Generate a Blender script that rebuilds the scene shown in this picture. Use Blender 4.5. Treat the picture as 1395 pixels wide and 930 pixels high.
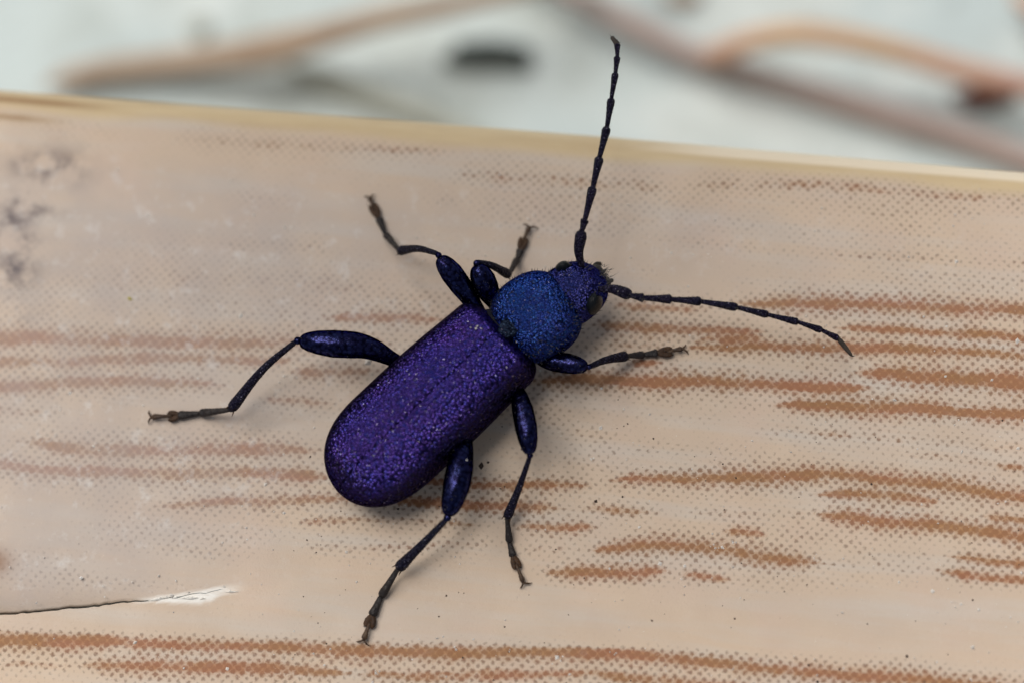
import bpy, bmesh, math, random
import numpy as np
from mathutils import Vector, Matrix

random.seed(11)
rng = np.random.default_rng(11)
scene = bpy.context.scene
for o in list(bpy.data.objects):
    bpy.data.objects.remove(o)

# ------------------------------------------------------------------ camera
# one scene unit is one centimetre
scene.unit_settings.system = 'METRIC'
scene.unit_settings.scale_length = 0.01
PXCM = 358.0                       # photograph pixels per centimetre at the focus distance
DIST = 12.0
VIEW = Vector((0.06, -0.27, 1.0)).normalized()
RIGHT = Vector((0, 1, 0)).cross(VIEW).normalized()
UP = VIEW.cross(RIGHT).normalized()
CAM = VIEW * DIST
cam_data = bpy.data.cameras.new('camera')
cam_data.sensor_width = 36.0
cam_data.lens = 36.0 * DIST / (1395.0 / PXCM)
cam_data.clip_start = 0.05
cam_data.clip_end = 500.0
cam_data.dof.use_dof = True
cam_data.dof.focus_distance = 11.83
cam_data.dof.aperture_fstop = 0.25
cam_data.dof.aperture_blades = 0
cam = bpy.data.objects.new('camera', cam_data)
scene.collection.objects.link(cam)
M3 = Matrix((RIGHT, UP, VIEW)).transposed()
cam.matrix_world = Matrix.Translation(CAM) @ M3.to_4x4()
scene.camera = cam

# ------------------------------------------------------------------ light
SUN_DIR = Vector((-0.33, 0.36, 1.0)).normalized()      # towards the sun
elev = math.asin(SUN_DIR.z)
azim = math.atan2(SUN_DIR.x, SUN_DIR.y)
world = bpy.data.worlds.new('World')
scene.world = world
world.use_nodes = True
wn = world.node_tree
wn.nodes.clear()
sky = wn.nodes.new('ShaderNodeTexSky')
sky.sky_type = 'NISHITA'
sky.sun_disc = False
sky.sun_elevation = elev
sky.sun_rotation = azim
sky.air_density = 1.0
sky.dust_density = 3.0
sky.ozone_density = 0.6
hs = wn.nodes.new('ShaderNodeHueSaturation')
hs.inputs['Saturation'].default_value = 0.42          # thin overcast
bgn = wn.nodes.new('ShaderNodeBackground')
bgn.inputs['Strength'].default_value = 0.05
wo = wn.nodes.new('ShaderNodeOutputWorld')
wn.links.new(sky.outputs[0], hs.inputs['Color'])
wn.links.new(hs.outputs[0], bgn.inputs['Color'])
wn.links.new(bgn.outputs[0], wo.inputs['Surface'])

sun_data = bpy.data.lights.new('sun', 'SUN')
sun_data.energy = 2.4
sun_data.angle = math.radians(42)
sun_data.color = (1.0, 0.94, 0.86)
sun = bpy.data.objects.new('sun', sun_data)
scene.collection.objects.link(sun)
sun.rotation_euler = SUN_DIR.to_track_quat('Z', 'Y').to_euler()
sun.location = SUN_DIR * 30

vs = scene.view_settings
vs.view_transform = 'Standard'
vs.look = 'None'
vs.gamma = 1.0
vs.use_curve_mapping = False
vs.exposure = 0.42

# ------------------------------------------------------------------ helpers
def P(x, y, z=0.0):
    """point at height z that the photograph shows at pixel x, y"""
    d = -VIEW * DIST + RIGHT * ((x - 697.5) / PXCM) + UP * ((465.0 - y) / PXCM)
    t = (z - CAM.z) / d.z
    return CAM + d * t

_R = np.array(RIGHT); _U = np.array(UP); _V = np.array(VIEW); _C = np.array(CAM)
def project(pts):
    q = pts - _C
    dep = -(q @ _V)
    return 697.5 + (q @ _R) / dep * DIST * PXCM, 465.0 - (q @ _U) / dep * DIST * PXCM

def srgb(r, g, b):
    f = lambda c: (c / 255 / 12.92) if c / 255 <= 0.04045 else ((c / 255 + 0.055) / 1.055) ** 2.4
    return (f(r), f(g), f(b), 1.0)

def vnoise(x, y, seed=0):
    r = np.random.default_rng(seed)
    tab = r.random((256, 256))
    xi = np.floor(x).astype(int); yi = np.floor(y).astype(int)
    fx = x - xi; fy = y - yi
    fx = fx * fx * (3 - 2 * fx); fy = fy * fy * (3 - 2 * fy)
    a = tab[xi % 256, yi % 256]; b = tab[(xi + 1) % 256, yi % 256]
    c = tab[xi % 256, (yi + 1) % 256]; d = tab[(xi + 1) % 256, (yi + 1) % 256]
    return (a * (1 - fx) + b * fx) * (1 - fy) + (c * (1 - fx) + d * fx) * fy
def fbm(x, y, seed=0, octaves=4):
    s = 0; a = 0.5; tot = 0
    for k in range(octaves):
        s = s + a * vnoise(x * 2 ** k, y * 2 ** k, seed + k); tot += a; a *= 0.5
    return s / tot
def sstep(a, b, x):
    t = np.clip((x - a) / (b - a), 0, 1)
    return t * t * (3 - 2 * t)

def tag(o, label=None, cat=None, group=None, kind=None):
    if label: o['label'] = label
    if cat: o['category'] = cat
    if group: o['group'] = group
    if kind: o['kind'] = kind
    return o

def link_mesh(name, verts, faces, mat, parent=None, smooth=True):
    me = bpy.data.meshes.new(name)
    me.from_pydata([tuple(v) for v in verts], [], [tuple(f) for f in faces])
    me.update()
    if smooth:
        me.polygons.foreach_set('use_smooth', [True] * len(me.polygons))
    if mat: me.materials.append(mat)
    o = bpy.data.objects.new(name, me)
    scene.collection.objects.link(o)
    if parent: o.parent = parent
    return o

class Tree:
    """small helper around a material's node tree"""
    def __init__(self, name):
        self.mat = bpy.data.materials.new(name)
        self.mat.use_nodes = True
        self.t = self.mat.node_tree
        self.bsdf = self.t.nodes['Principled BSDF']
        self.out = self.t.nodes['Material Output']
    def n(self, kind, **kw):
        nd = self.t.nodes.new(kind)
        for k, v in kw.items(): setattr(nd, k, v)
        return nd
    def set(self, sock, v):
        if hasattr(v, 'is_linked') or isinstance(v, bpy.types.NodeSocket): self.t.links.new(v, sock)
        else: sock.default_value = v
    def math(self, op, a, b=0.0, c=0.0, clamp=False):
        nd = self.n('ShaderNodeMath', operation=op, use_clamp=clamp)
        self.set(nd.inputs[0], a); self.set(nd.inputs[1], b)
        if op in ('MULTIPLY_ADD', 'WRAP'): self.set(nd.inputs[2], c)
        return nd.outputs[0]
    def rng(self, v, a, b, c=0.0, d=1.0, smooth=False):
        nd = self.n('ShaderNodeMapRange', interpolation_type='SMOOTHSTEP' if smooth else 'LINEAR')
        self.set(nd.inputs['Value'], v)
        for k, x in zip(('From Min', 'From Max', 'To Min', 'To Max'), (a, b, c, d)): self.set(nd.inputs[k], x)
        return nd.outputs[0]
    def mix(self, f, a, b, blend='MIX'):
        nd = self.n('ShaderNodeMix', data_type='RGBA', blend_type=blend)
        self.set(nd.inputs[0], f); self.set(nd.inputs[6], a); self.set(nd.inputs[7], b)
        return nd.outputs[2]
    def coord(self, which='Object'):
        return self.n('ShaderNodeTexCoord').outputs[which]
    def map(self, vec, scale=(1, 1, 1), loc=(0, 0, 0), rot=(0, 0, 0)):
        nd = self.n('ShaderNodeMapping')
        self.t.links.new(vec, nd.inputs['Vector'])
        nd.inputs['Scale'].default_value = scale; nd.inputs['Location'].default_value = loc
        nd.inputs['Rotation'].default_value = rot
        return nd.outputs[0]
    def noise(self, vec, scale, detail=3.0, rough=0.55, dist=0.0):
        nd = self.n('ShaderNodeTexNoise')
        self.t.links.new(vec, nd.inputs['Vector'])
        nd.inputs['Scale'].default_value = scale; nd.inputs['Detail'].default_value = detail
        nd.inputs['Roughness'].default_value = rough; nd.inputs['Distortion'].default_value = dist
        return nd.outputs['Fac']
    def voronoi(self, vec, scale, feature='F1', rand=1.0, out='Distance'):
        nd = self.n('ShaderNodeTexVoronoi', feature=feature)
        self.t.links.new(vec, nd.inputs['Vector'])
        nd.inputs['Scale'].default_value = scale; nd.inputs['Randomness'].default_value = rand
        return nd.outputs[out]
    def attr(self, name):
        return self.n('ShaderNodeAttribute', attribute_name=name).outputs['Fac']
    def bump(self, h, strength, dist, normal=None):
        nd = self.n('ShaderNodeBump')
        self.t.links.new(h, nd.inputs['Height'])
        nd.inputs['Strength'].default_value = strength; nd.inputs['Distance'].default_value = dist
        if normal: self.t.links.new(normal, nd.inputs['Normal'])
        return nd.outputs[0]
    def final(self, color, rough, metallic=0.0, normal=None, spec=0.5):
        b = self.bsdf
        self.set(b.inputs['Base Color'], color); self.set(b.inputs['Roughness'], rough)
        self.set(b.inputs['Metallic'], metallic); self.set(b.inputs['Specular IOR Level'], spec)
        if normal: self.t.links.new(normal, b.inputs['Normal'])
        return self.mat

# ------------------------------------------------------------------ materials of the place
def mat_ground():
    t = Tree('pale_ground')
    c = t.coord()
    a = t.noise(c, 0.35, 3); b = t.noise(c, 1.6, 4)
    col = t.mix(t.rng(a, 0.35, 0.65), srgb(196, 205, 203), srgb(184, 198, 201))
    col = t.mix(t.rng(b, 0.50, 0.68, 0, 0.65), col, srgb(164, 172, 168))
    e = t.noise(t.map(c, (1, 1, 1), (5, 9, 0)), 1.1, 3)
    col = t.mix(t.rng(e, 0.52, 0.68, 0, 0.7), col, srgb(214, 222, 222))
    d = t.noise(c, 9.0, 4)
    col = t.mix(t.rng(d, 0.6, 0.75, 0, 0.35), col, srgb(118, 118, 110))
    return t.final(col, 0.85, 0, t.bump(d, 0.4, 0.05), 0.2)

def mat_plain(name, c1, c2, scale=4.0, rough=0.7, stretch=(1, 1, 1)):
    t = Tree(name)
    c = t.map(t.coord(), stretch)
    a = t.noise(c, scale, 4)
    col = t.mix(t.rng(a, 0.3, 0.7), c1, c2)
    return t.final(col, rough, 0, t.bump(a, 0.4, 0.05), 0.3)

PITCH = 13.05 / PXCM                     # spacing of the printed dots along the grain
def mat_board():
    t = Tree('printed_laminate')
    co = t.coord()
    wob = t.n('ShaderNodeTexNoise')
    t.t.links.new(co, wob.inputs['Vector']); wob.inputs['Scale'].default_value = 85; wob.inputs['Detail'].default_value = 2
    off = t.n('ShaderNodeVectorMath', operation='MULTIPLY_ADD')
    t.t.links.new(wob.outputs['Color'], off.inputs[0])
    off.inputs[1].default_value = (0.017, 0.017, 0); t.t.links.new(co, off.inputs[2])
    sx = t.n('ShaderNodeSeparateXYZ'); t.t.links.new(off.outputs[0], sx.inputs[0])
    u, v = sx.outputs[0], sx.outputs[1]
    a = t.math('MULTIPLY', t.math('ADD', u, v), 1 / PITCH)
    b = t.math('MULTIPLY', t.math('SUBTRACT', u, v), 1 / PITCH)
    fa = t.math('SUBTRACT', t.math('FRACT', a), 0.5)
    fb = t.math('SUBTRACT', t.math('FRACT', b), 0.5)
    d = t.math('SQRT', t.math('ADD', t.math('MULTIPLY', fa, fa), t.math('MULTIPLY', fb, fb)))
    # each dot takes its own bit of unevenness
    cell = t.n('ShaderNodeCombineXYZ')
    t.set(cell.inputs[0], t.math('FLOOR', a)); t.set(cell.inputs[1], t.math('FLOOR', b))
    wn_ = t.n('ShaderNodeTexWhiteNoise', noise_dimensions='2D'); t.t.links.new(cell.outputs[0], wn_.inputs[0])
    tone = t.math('ADD', t.attr('tone'), t.rng(wn_.outputs[0], 0, 1, -0.05, 0.05))
    fine = t.noise(co, 160, 2)
    tone_f = t.math('ADD', tone, t.rng(fine, 0.3, 0.7, -0.05, 0.05))
    rad = t.rng(tone_f, 0.08, 0.95, 0.05, 0.62)
    dots = t.rng(t.math('SUBTRACT', rad, d), -0.19, 0.17, 0, 1, True)
    dot_alpha = t.math('MULTIPLY', dots, t.math('MULTIPLY', t.rng(tone, 0.08, 0.42, 0.05, 0.88), t.rng(tone, 0.6, 0.9, 1.0, 0.72)))
    # colours
    big = t.noise(t.map(co, (0.6, 2.2, 1)), 1.3, 3)
    base = t.mix(t.rng(big, 0.3, 0.7), srgb(214, 190, 164), srgb(204, 184, 164))
    pale = t.noise(t.map(co, (0.5, 5, 1)), 2.0, 4)
    base = t.mix(t.rng(pale, 0.45, 0.72, 0, 0.65), base, srgb(206, 199, 190))
    blot = t.noise(co, 3.0, 3)
    base = t.mix(t.rng(blot, 0.5, 0.75, 0, 0.35), base, srgb(212, 184, 166))
    hue = t.noise(t.map(co, (1, 4, 1)), 2.6, 4)
    warm = t.mix(t.rng(hue, 0.4, 0.62), srgb(170, 118, 60), srgb(174, 114, 68))
    warm2 = t.mix(t.rng(hue, 0.4, 0.62), srgb(136, 86, 34), srgb(142, 82, 40))
    col = t.mix(t.rng(tone_f, 0.30, 0.80, 0, 0.95, True), base, warm)
    dotcol = t.mix(t.rng(tone, 0.28, 0.62, 0, 1, True), srgb(122, 100, 82), warm2)
    col = t.mix(dot_alpha, col, dotcol)
    # yellowed worn rim without print, with a painted edge highlight
    edge = t.attr('rim')
    rimn = t.noise(t.map(co, (1.0, 6, 6)), 3.0, 4)
    rimc = t.mix(t.rng(rimn, 0.3, 0.7), srgb(216, 194, 154), srgb(204, 180, 140))
    rimc = t.mix(t.attr('rimdark'), rimc, srgb(150, 112, 68))
    rimc = t.mix(t.attr('rim_highlight'), rimc, srgb(240, 226, 202))
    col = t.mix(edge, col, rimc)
    # grey dust film, mould and rust stains
    dn = t.noise(co, 5.0, 5, 0.65)
    dust = t.math('MULTIPLY', t.attr('dust'), t.rng(dn, 0.3, 0.7, 0.35, 0.70), 0, True)
    col = t.mix(dust, col, srgb(186, 177, 174))
    wisps = t.noise(co, 14.0, 5, 0.7)
    col = t.mix(t.math('MULTIPLY', t.attr('dust'), t.rng(wisps, 0.56, 0.76, 0, 0.8)), col, srgb(222, 219, 216))
    mo = t.noise(co, 10.0, 4, 0.6)
    col = t.mix(t.math('MULTIPLY', t.attr('mould'), t.rng(mo, 0.42, 0.62, 0.0, 1.0), 0, True), col, srgb(108, 98, 100))
    col = t.mix(t.attr('rust'), col, srgb(140, 92, 50))
    # fine dirt
    sp = t.noise(co, 55, 3, 0.6)
    col = t.mix(t.rng(sp, 0.68, 0.80, 0, 0.28), col, srgb(120, 100, 84))
    sp2 = t.noise(t.map(co, (1, 1, 1), (7, 3, 0)), 75, 3, 0.6)
    col = t.mix(t.rng(sp2, 0.66, 0.78, 0, 0.40), col, srgb(226, 214, 200))
    tornn = t.noise(t.map(co, (1.0, 5, 1)), 12, 4)
    torn = t.math('MULTIPLY', t.attr('torn'), t.rng(tornn, 0.25, 0.5, 0.55, 1.0), 0, True)
    col = t.mix(torn, col, srgb(246, 244, 238))
    grain = t.noise(co, 120, 3)
    bmp = t.bump(t.math('ADD', grain, t.math('MULTIPLY', torn, t.noise(t.map(co, (1, 4, 1)), 20, 2))), 0.35, 0.003)
    return t.final(col, t.rng(dn, 0.3, 0.7, 0.42, 0.62), 0, bmp, 0.35)

MAT = {}
MAT['ground'] = mat_ground()
MAT['board'] = mat_board()
MAT['torn'] = mat_plain('torn_white_core', srgb(246, 244, 238), srgb(236, 232, 222), 20, 0.8)

# ------------------------------------------------------------------ the setting: ground
GZ = -4.2
gv, gf = [], []
NG = 60
for j in range(NG + 1):
    for i in range(NG + 1):
        x = -60 + 120 * i / NG; y = -60 + 120 * j / NG
        gv.append((x, y, GZ + 0.03 * math.sin(x * 1.7 + y) * math.cos(y * 1.3)))
for j in range(NG):
    for i in range(NG):
        k = j * (NG + 1) + i
        gf.append((k, k + 1, k + NG + 2, k + NG + 1))
ground = link_mesh('ground', gv, gf, MAT['ground'])
tag(ground, 'pale blue grey ground out of focus behind the board', kind='structure')

# ------------------------------------------------------------------ the printed board
ANG = math.radians(-6.3)
CA, SA = math.cos(ANG), math.sin(ANG)
def board_world(u, v, z):
    return np.stack([u * CA - v * SA, u * SA + v * CA, z], axis=-1)

V_EDGE = 0.765            # where the flat top starts to roll over
R_EDGE = 0.15
def spaced(lo, hi, dlo, dhi, step, grow=1.25):
    a = list(np.arange(dlo, dhi + 1e-6, step))
    s = step; x = a[-1]
    while x < hi:
        s *= grow; x = min(x + s, hi); a.append(x)
    s = step; x = a[0]; b = []
    while x > lo:
        s *= grow; x = max(x - s, lo); b.append(x)
    return np.array(b[::-1] + a)

us = spaced(-9, 9, -2.25, 2.25, 0.0105)
vs_flat = spaced(-5, V_EDGE, -1.6, V_EDGE, 0.0105)
arc = np.linspace(0, math.pi / 2, 26)[1:]
nflat = len(vs_flat)
prof_v = np.concatenate([vs_flat, V_EDGE + R_EDGE * np.sin(arc), [V_EDGE + R_EDGE] * 2])
prof_z = np.concatenate([np.zeros(nflat), -R_EDGE + R_EDGE * np.cos(arc), [-1.0, GZ + 0.005]])

# crack line in board coordinates
crack_px = [(-400, 866), (-120, 844), (0, 834), (60, 828.5), (130, 822), (200, 815), (240, 811), (280, 805), (302, 800), (330, 797)]
cr = [P(x, y, 0) for x, y in crack_px]
cr_u = np.array([p.x * CA + p.y * SA for p in cr]); cr_v = np.array([-p.x * SA + p.y * CA for p in cr])
tip = P(302, 800, 0); U_TIP = tip.x * CA + tip.y * SA
j0 = int(np.argmin(np.abs(vs_flat - np.interp(U_TIP, cr_u, cr_v))))
vc0 = vs_flat[j0]

NU, NV = len(us), len(prof_v)
Ugrid, Vgrid = np.meshgrid(us, prof_v)
Zgrid = np.repeat(prof_z[:, None], NU, axis=1)
crv = np.interp(us, cr_u, cr_v)
offs = crv - vc0
offs = offs * (1 - sstep(U_TIP + 0.05, U_TIP + 0.5, us))
wob = 0.010 * (fbm(us * 9, us * 0 + 3.3, 5) - 0.5) + 0.006 * (vnoise(us * 45, us * 0 + 9.1, 6) - 0.5)
offs = offs + wob * (1 - sstep(U_TIP, U_TIP + 0.1, us))
bandw = 0.40
wgt = np.clip(1 - np.abs(Vgrid - vc0) / bandw, 0, 1); wgt = wgt * wgt * (3 - 2 * wgt)
flatmask = (np.arange(NV) < nflat)[:, None]
Vgrid = Vgrid + np.where(flatmask, wgt * offs[None, :], 0)
# gentle crown of the board and slight waviness
Zgrid = Zgrid - np.where(Vgrid > -6, 0.026 * (Vgrid + 0.8) ** 2 + 0.006 * (Ugrid - 1.2) ** 2, 0) * (prof_z[:, None] > -0.5)
Zgrid = Zgrid + 0.012 * (fbm(Ugrid * 0.9, Vgrid * 2.0, 21) - 0.5) * (prof_z[:, None] > -0.5)
# the sheet above the crack dips towards it
crack_amt = sstep(0, 0.85, U_TIP - us)
dip = np.where(Vgrid > vc0 + offs[None, :] - 1e-9, np.exp(-np.clip(Vgrid - (vc0 + offs[None, :]), 0, 9) / 0.09), 0)
dip[:j0, :] = 0
Zdip = Zgrid - 0.050 * crack_amt[None, :] * dip * flatmask
Zlow = Zgrid.copy()
Zfin = Zgrid.copy(); Zfin[j0 + 1:] = Zdip[j0 + 1:]
pts = board_world(Ugrid, Vgrid, Zfin).reshape(-1, 3)
# second copy of the crack row: upper lip, drawn back a little
u_lip = us[us < U_TIP]
nlip = len(u_lip)
lip_v = Vgrid[j0, :nlip] + 0.018 * crack_amt[:nlip] + 0.002
lip_z = Zdip[j0, :nlip]
lip = board_world(u_lip, lip_v, lip_z)
allp = np.concatenate([pts, lip])
idx = np.arange(NV * NU).reshape(NV, NU)
up_row = idx.copy()
top = idx[j0].copy(); top[:nlip] = NV * NU + np.arange(nlip)
faces = []
for j in range(NV - 1):
    lo = top if j == j0 else idx[j]
    hi = idx[j + 1]
    faces.append(np.stack([lo[:-1], lo[1:], hi[1:], hi[:-1]], axis=1))
faces = np.concatenate(faces)
# front side of the beam, and the closing faces
front = board_world(us, np.full(NU, -5.0), np.full(NU, GZ + 0.005))
f0 = len(allp)
allp = np.concatenate([allp, front])
fr = f0 + np.arange(NU)
faces = np.concatenate([faces, np.stack([fr[:-1], fr[1:], idx[0][1:], idx[0][:-1]], axis=1)])

me = bpy.data.meshes.new('printed_board')
me.from_pydata(allp.tolist(), [], faces.tolist())
me.polygons.foreach_set('use_smooth', [True] * len(me.polygons))
me.materials.append(MAT['board'])
board = bpy.data.objects.new('printed_board', me)
scene.collection.objects.link(board)
# mesh data in board coordinates so that the print follows the board
Rz = Matrix.Rotation(ANG, 4, 'Z')
me.transform(Rz.inverted()); board.matrix_world = Rz
tag(board, 'pale wooden looking board with dotted brown printed grain under the beetle', 'board')

X, Y = project(allp)
S = [  # printed grain, plus one painted foot shadow: points, half width, strength
 ([(826,413),(856,417),(934,421),(990,417)],6,.72), ([(990,414),(1080,414),(1150,414),(1250,418),(1395,423)],7,.92),
 ([(795,443),(880,447),(930,450),(1050,452)],7,.78), ([(1050,450),(1130,446)],5,.45), ([(1130,445),(1260,452),(1395,459)],6,.80),
 ([(800,470),(880,470),(940,472)],6,.50), ([(930,474),(1000,472),(1100,473),(1250,476),(1395,484)],7,.85),
 ([(940,462),(1050,463)],9,.80), ([(1050,463),(1200,462),(1395,470)],7,.45), ([(790,456),(940,460)],9,.50),
 ([(850,495),(905,493)],6,.78), ([(900,497),(960,503)],8,.42),  # first entry paints the brown shadow under the right front foot
 ([(712,520),(790,516),(880,520),(960,518),(1050,524),(1120,528),(1192,529)],7.5,.92), ([(1185,529),(1290,532)],7,.42),
 ([(1080,495),(1165,507)],10,.42), ([(1158,507),(1200,509),(1280,513),(1395,520)],9.5,.95),
 ([(930,540),(1060,553)],10,.36), ([(1050,552),(1090,552),(1160,555),(1250,557),(1340,562),(1395,563)],7,.97),
 ([(1020,585),(1060,588),(1150,593),(1250,600),(1395,612)],13,.42), ([(1105,591),(1165,594)],6,.60), ([(1200,612),(1300,625),(1395,634)],10,.42), ([(1350,632),(1395,638)],6,.70),
 ([(930,612),(1080,622)],10,.33), ([(640,612),(760,615),(930,612)],9,.34),
 ([(825,654),(880,650),(930,651),(1000,650),(1080,648),(1120,645),(1200,652),(1300,663),(1395,677)],7,.92),
 ([(545,650),(563,653),(640,661),(730,661),(815,661)],6.5,.84), ([(815,661),(900,664)],7,.40),
 ([(210,690),(255,688),(317,682),(367,682),(433,678),(530,680)],6.5,.72), ([(500,678),(530,680),(600,686),(640,688),(740,690),(775,691)],6.5,.84), ([(775,691),(905,697)],6,.62), ([(905,697),(1000,700),(1100,700)],9,.38),
 ([(390,710),(433,709),(500,707),(560,706),(620,714),(660,716)],7,.58), ([(695,717),(750,718),(822,715)],6,.78), ([(822,716),(900,722),(980,720)],7,.38),
 ([(410,744),(520,746),(600,742),(690,738)],8,.45), ([(160,722),(250,726),(350,733)],12,.34), ([(560,727),(690,735)],8,.34),
 ([(700,746),(723,748),(800,748)],8,.46), ([(795,748),(858,744),(901,741),(959,744),(1000,751),(1030,757),(1130,767)],7,.90), ([(1127,768),(1200,768),(1275,774)],12,.42), ([(1130,750),(1200,752),(1290,760)],9,.36), ([(1272,775),(1330,784),(1395,791)],7,.80),
 ([(735,778),(750,780),(800,778),(850,780),(900,777),(922,780)],6.5,.88), ([(922,781),(935,783),(1002,789)],6,.66), ([(1000,789),(1050,795)],7,.42),
 ([(982,724),(1010,724),(1047,728)],6,.80), ([(1047,729),(1110,734)],6,.42),
 ([(1100,699),(1150,703),(1200,710),(1270,715),(1340,724),(1395,730)],7,.92), ([(1040,698),(1110,701)],9,.42),
 ([(1110,673),(1160,670),(1230,675),(1295,686)],6.5,.84), ([(1180,662),(1300,675)],7,.45), ([(1295,686),(1340,694)],9,.45),
 ([(1335,703),(1395,710)],7.5,.80), ([(1288,757),(1340,762),(1395,766)],6,.84),
 ([(0,870),(100,872),(192,874)],8,.95), ([(150,874),(190,876),(330,880)],6.5,.82), ([(280,878),(400,882),(490,885),(633,889),(700,888),(834,889),(927,898),(1050,909),(1130,918),(1263,927),(1395,940)],8,.90),
 ([(0,905),(110,906)],7,.50), ([(105,905),(200,906),(300,907),(400,912),(480,916)],7.5,.84), ([(480,917),(560,921),(700,918),(800,916),(860,922),(960,932),(1100,945)],8,.72), ([(500,904),(800,905),(1000,918)],5,.36),
 ([(0,461),(70,460),(150,463),(260,467),(330,467),(440,465),(535,468)],9,.80), ([(430,434),(480,433),(560,433),(622,438)],5.5,.74),
 ([(0,493),(80,493),(200,487),(300,490),(410,490)],7,.74), ([(410,492),(520,497)],9,.45),
 ([(0,527),(60,524),(120,519),(200,519),(310,524)],7,.78), ([(380,507),(420,508),(465,508),(525,505)],7,.74),
 ([(350,544),(400,546),(465,548)],6,.60), ([(0,560),(90,562)],8,.55),
 ([(20,600),(70,605),(120,612),(200,614),(300,612),(445,614)],8,.78), ([(0,632),(60,640),(150,643),(240,645),(330,643),(460,648)],8,.78), ([(250,628),(440,632)],6,.40),
 ([(110,418),(150,423),(300,425),(465,430)],13,.40), ([(60,385),(130,382),(250,382),(330,380),(465,390),(560,398)],20,.40), ([(150,405),(300,412),(470,412),(600,415)],10,.40), ([(280,332),(330,333),(465,335)],10,.40), ([(300,265),(420,275)],10,.30),
 ([(600,238),(700,243),(800,250),(930,258)],13,.46), ([(560,272),(700,278),(900,285)],9,.30), ([(930,252),(1130,253),(1300,267),(1395,272)],11,.50), ([(900,300),(1100,318),(1395,345)],24,.27), ([(1100,345),(1250,352),(1395,358)],8,.40), ([(980,382),(1200,390),(1395,398)],7,.28),
 ([(860,325),(1000,335),(1150,352)],10,.30), ([(230,188),(330,195),(465,201),(620,208)],8,.45), ([(480,400),(600,402)],12,.32), ([(520,345),(680,350)],16,.24), ([(850,370),(900,372)],14,.22),
 ([(720,555),(800,556),(900,570),(1000,572)],12,.24),
]
tone = np.zeros(len(allp))
for k, (pl, w, s) in enumerate(S):
    xs = [p[0] for p in pl]; ys = [p[1] for p in pl]
    fade_l = fade_r = min(90, 0.5 * (pl[-1][0] - pl[0][0]) + 10)
    if xs[-1] >= 1395: xs.append(2600); ys.append(ys[-1] + 45)
    if xs[0] <= 0: xs.insert(0, -1300); ys.insert(0, ys[0] - 35)
    yi = np.interp(X, xs, ys) + 3.0 * (vnoise(X / 45, X * 0 + k * 3.7, 40 + k) - 0.5)
    wl = w * (1.3 + 0.25 * (max(xs) < 700)) * (0.75 + 0.5 * vnoise(X / 60, X * 0 + k * 1.3, 90 + k))
    d = np.abs(Y - yi)
    tl = min(110, 0.30 * (xs[-1] - xs[0])); tap = sstep(-30, tl, X - xs[0]) * (1 - sstep(-tl, 30, X - xs[-1]))
    wl = wl * (0.45 + 0.55 * tap)
    end = sstep(xs[0] - fade_l * .5, xs[0] + fade_l * .5, X) * (1 - sstep(xs[-1] - fade_r * .5, xs[-1] + fade_r * .5, X))
    sl = s * (0.78 + 0.30 * vnoise(X / 42, X * 0 + k * 2.1, 140 + k) + 0.10 * vnoise(X / 14, Y / 4 + k, 340 + k))
    core = np.exp(-(d / wl) ** 2.6) if s > .6 else np.exp(-(d / wl) ** 2)
    core = core * (0.86 + 0.28 * (vnoise(X / 7, Y / 5 + k, 240 + k) - 0.5))
    halo = 0.54 * np.exp(-(d / (wl * 2.4 + 5)) ** 2)
    tone = np.maximum(tone, end * np.maximum(sl * core, min(1, s * 1.1) * halo))
gu = allp[:, 0] * CA + allp[:, 1] * SA; gvv = -allp[:, 0] * SA + allp[:, 1] * CA
back = 0.31 * sstep(0.32, 0.68, fbm(gu * 1.6 + 9, gvv * 8 + 3, 60, 3)) * (0.45 + 0.55 * sstep(0.3, 0.6, fbm(gu * 1.1 + 2, gvv * 2 + 5, 66, 2)))
tone = np.maximum(tone, back * sstep(1500, 1300, Y) )
outside = ((X < -60) | (X > 1460) | (Y > 990))
tone = np.where(outside, np.maximum(tone, 0.85 * sstep(0.60, 0.70, fbm(gu * .5 + 3, gvv * 7, 71, 3))), tone)
# clear bare strip above the bottom bands and around the crack
bare = sstep(790, 815, Y) * (1 - sstep(848, 862, Y - 0.03 * X)) 
tone = np.clip(tone * (1 - 0.7 * bare), 0, 1)

edge_y = 125 + 0.0824 * X
din = Y - edge_y
rim = 1 - sstep(13, 34, din + 10 * (vnoise(X / 120, X * 0 + 1, 200) - 0.5))
rimdark = sstep(0.2, 1, np.exp(-((din - 10) / 6) ** 2)) * (1 - sstep(60, 190, X)) * 0.8 + np.exp(-((din - 34) / 6) ** 2) * (1 - sstep(20, 130, X)) * 0.9
rim = np.clip(np.maximum(rim, rimdark), 0, 1)
rim_highlight = (1 - sstep(5, 11, din)) * sstep(820, 1000, X) * 0.9  # highlight painted along the right part of the top edge
dust = 0.85 * (1 - sstep(350, 950, X + 0.75 * (Y - 350))) * sstep(45, 130, din) * (1 - 0.85 * sstep(-12, 6, Y - np.interp(X, [p[0] for p in crack_px] + [700, 1400], [p[1] for p in crack_px] + [790, 790])))
dust = np.maximum(dust, 0.55 * (1 - sstep(300, 560, Y)) * sstep(40, 110, din) * (0.6 + 0.4 * (1 - sstep(700, 1300, X))))
dust = np.maximum(dust, 0.55 * (1 - sstep(250, 480, X)) * sstep(650, 700, Y) * (Y < np.interp(X, [p[0] for p in crack_px], [p[1] for p in crack_px]) ))
dust = np.maximum(dust, 0.12)
mould = np.zeros(len(allp))
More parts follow.
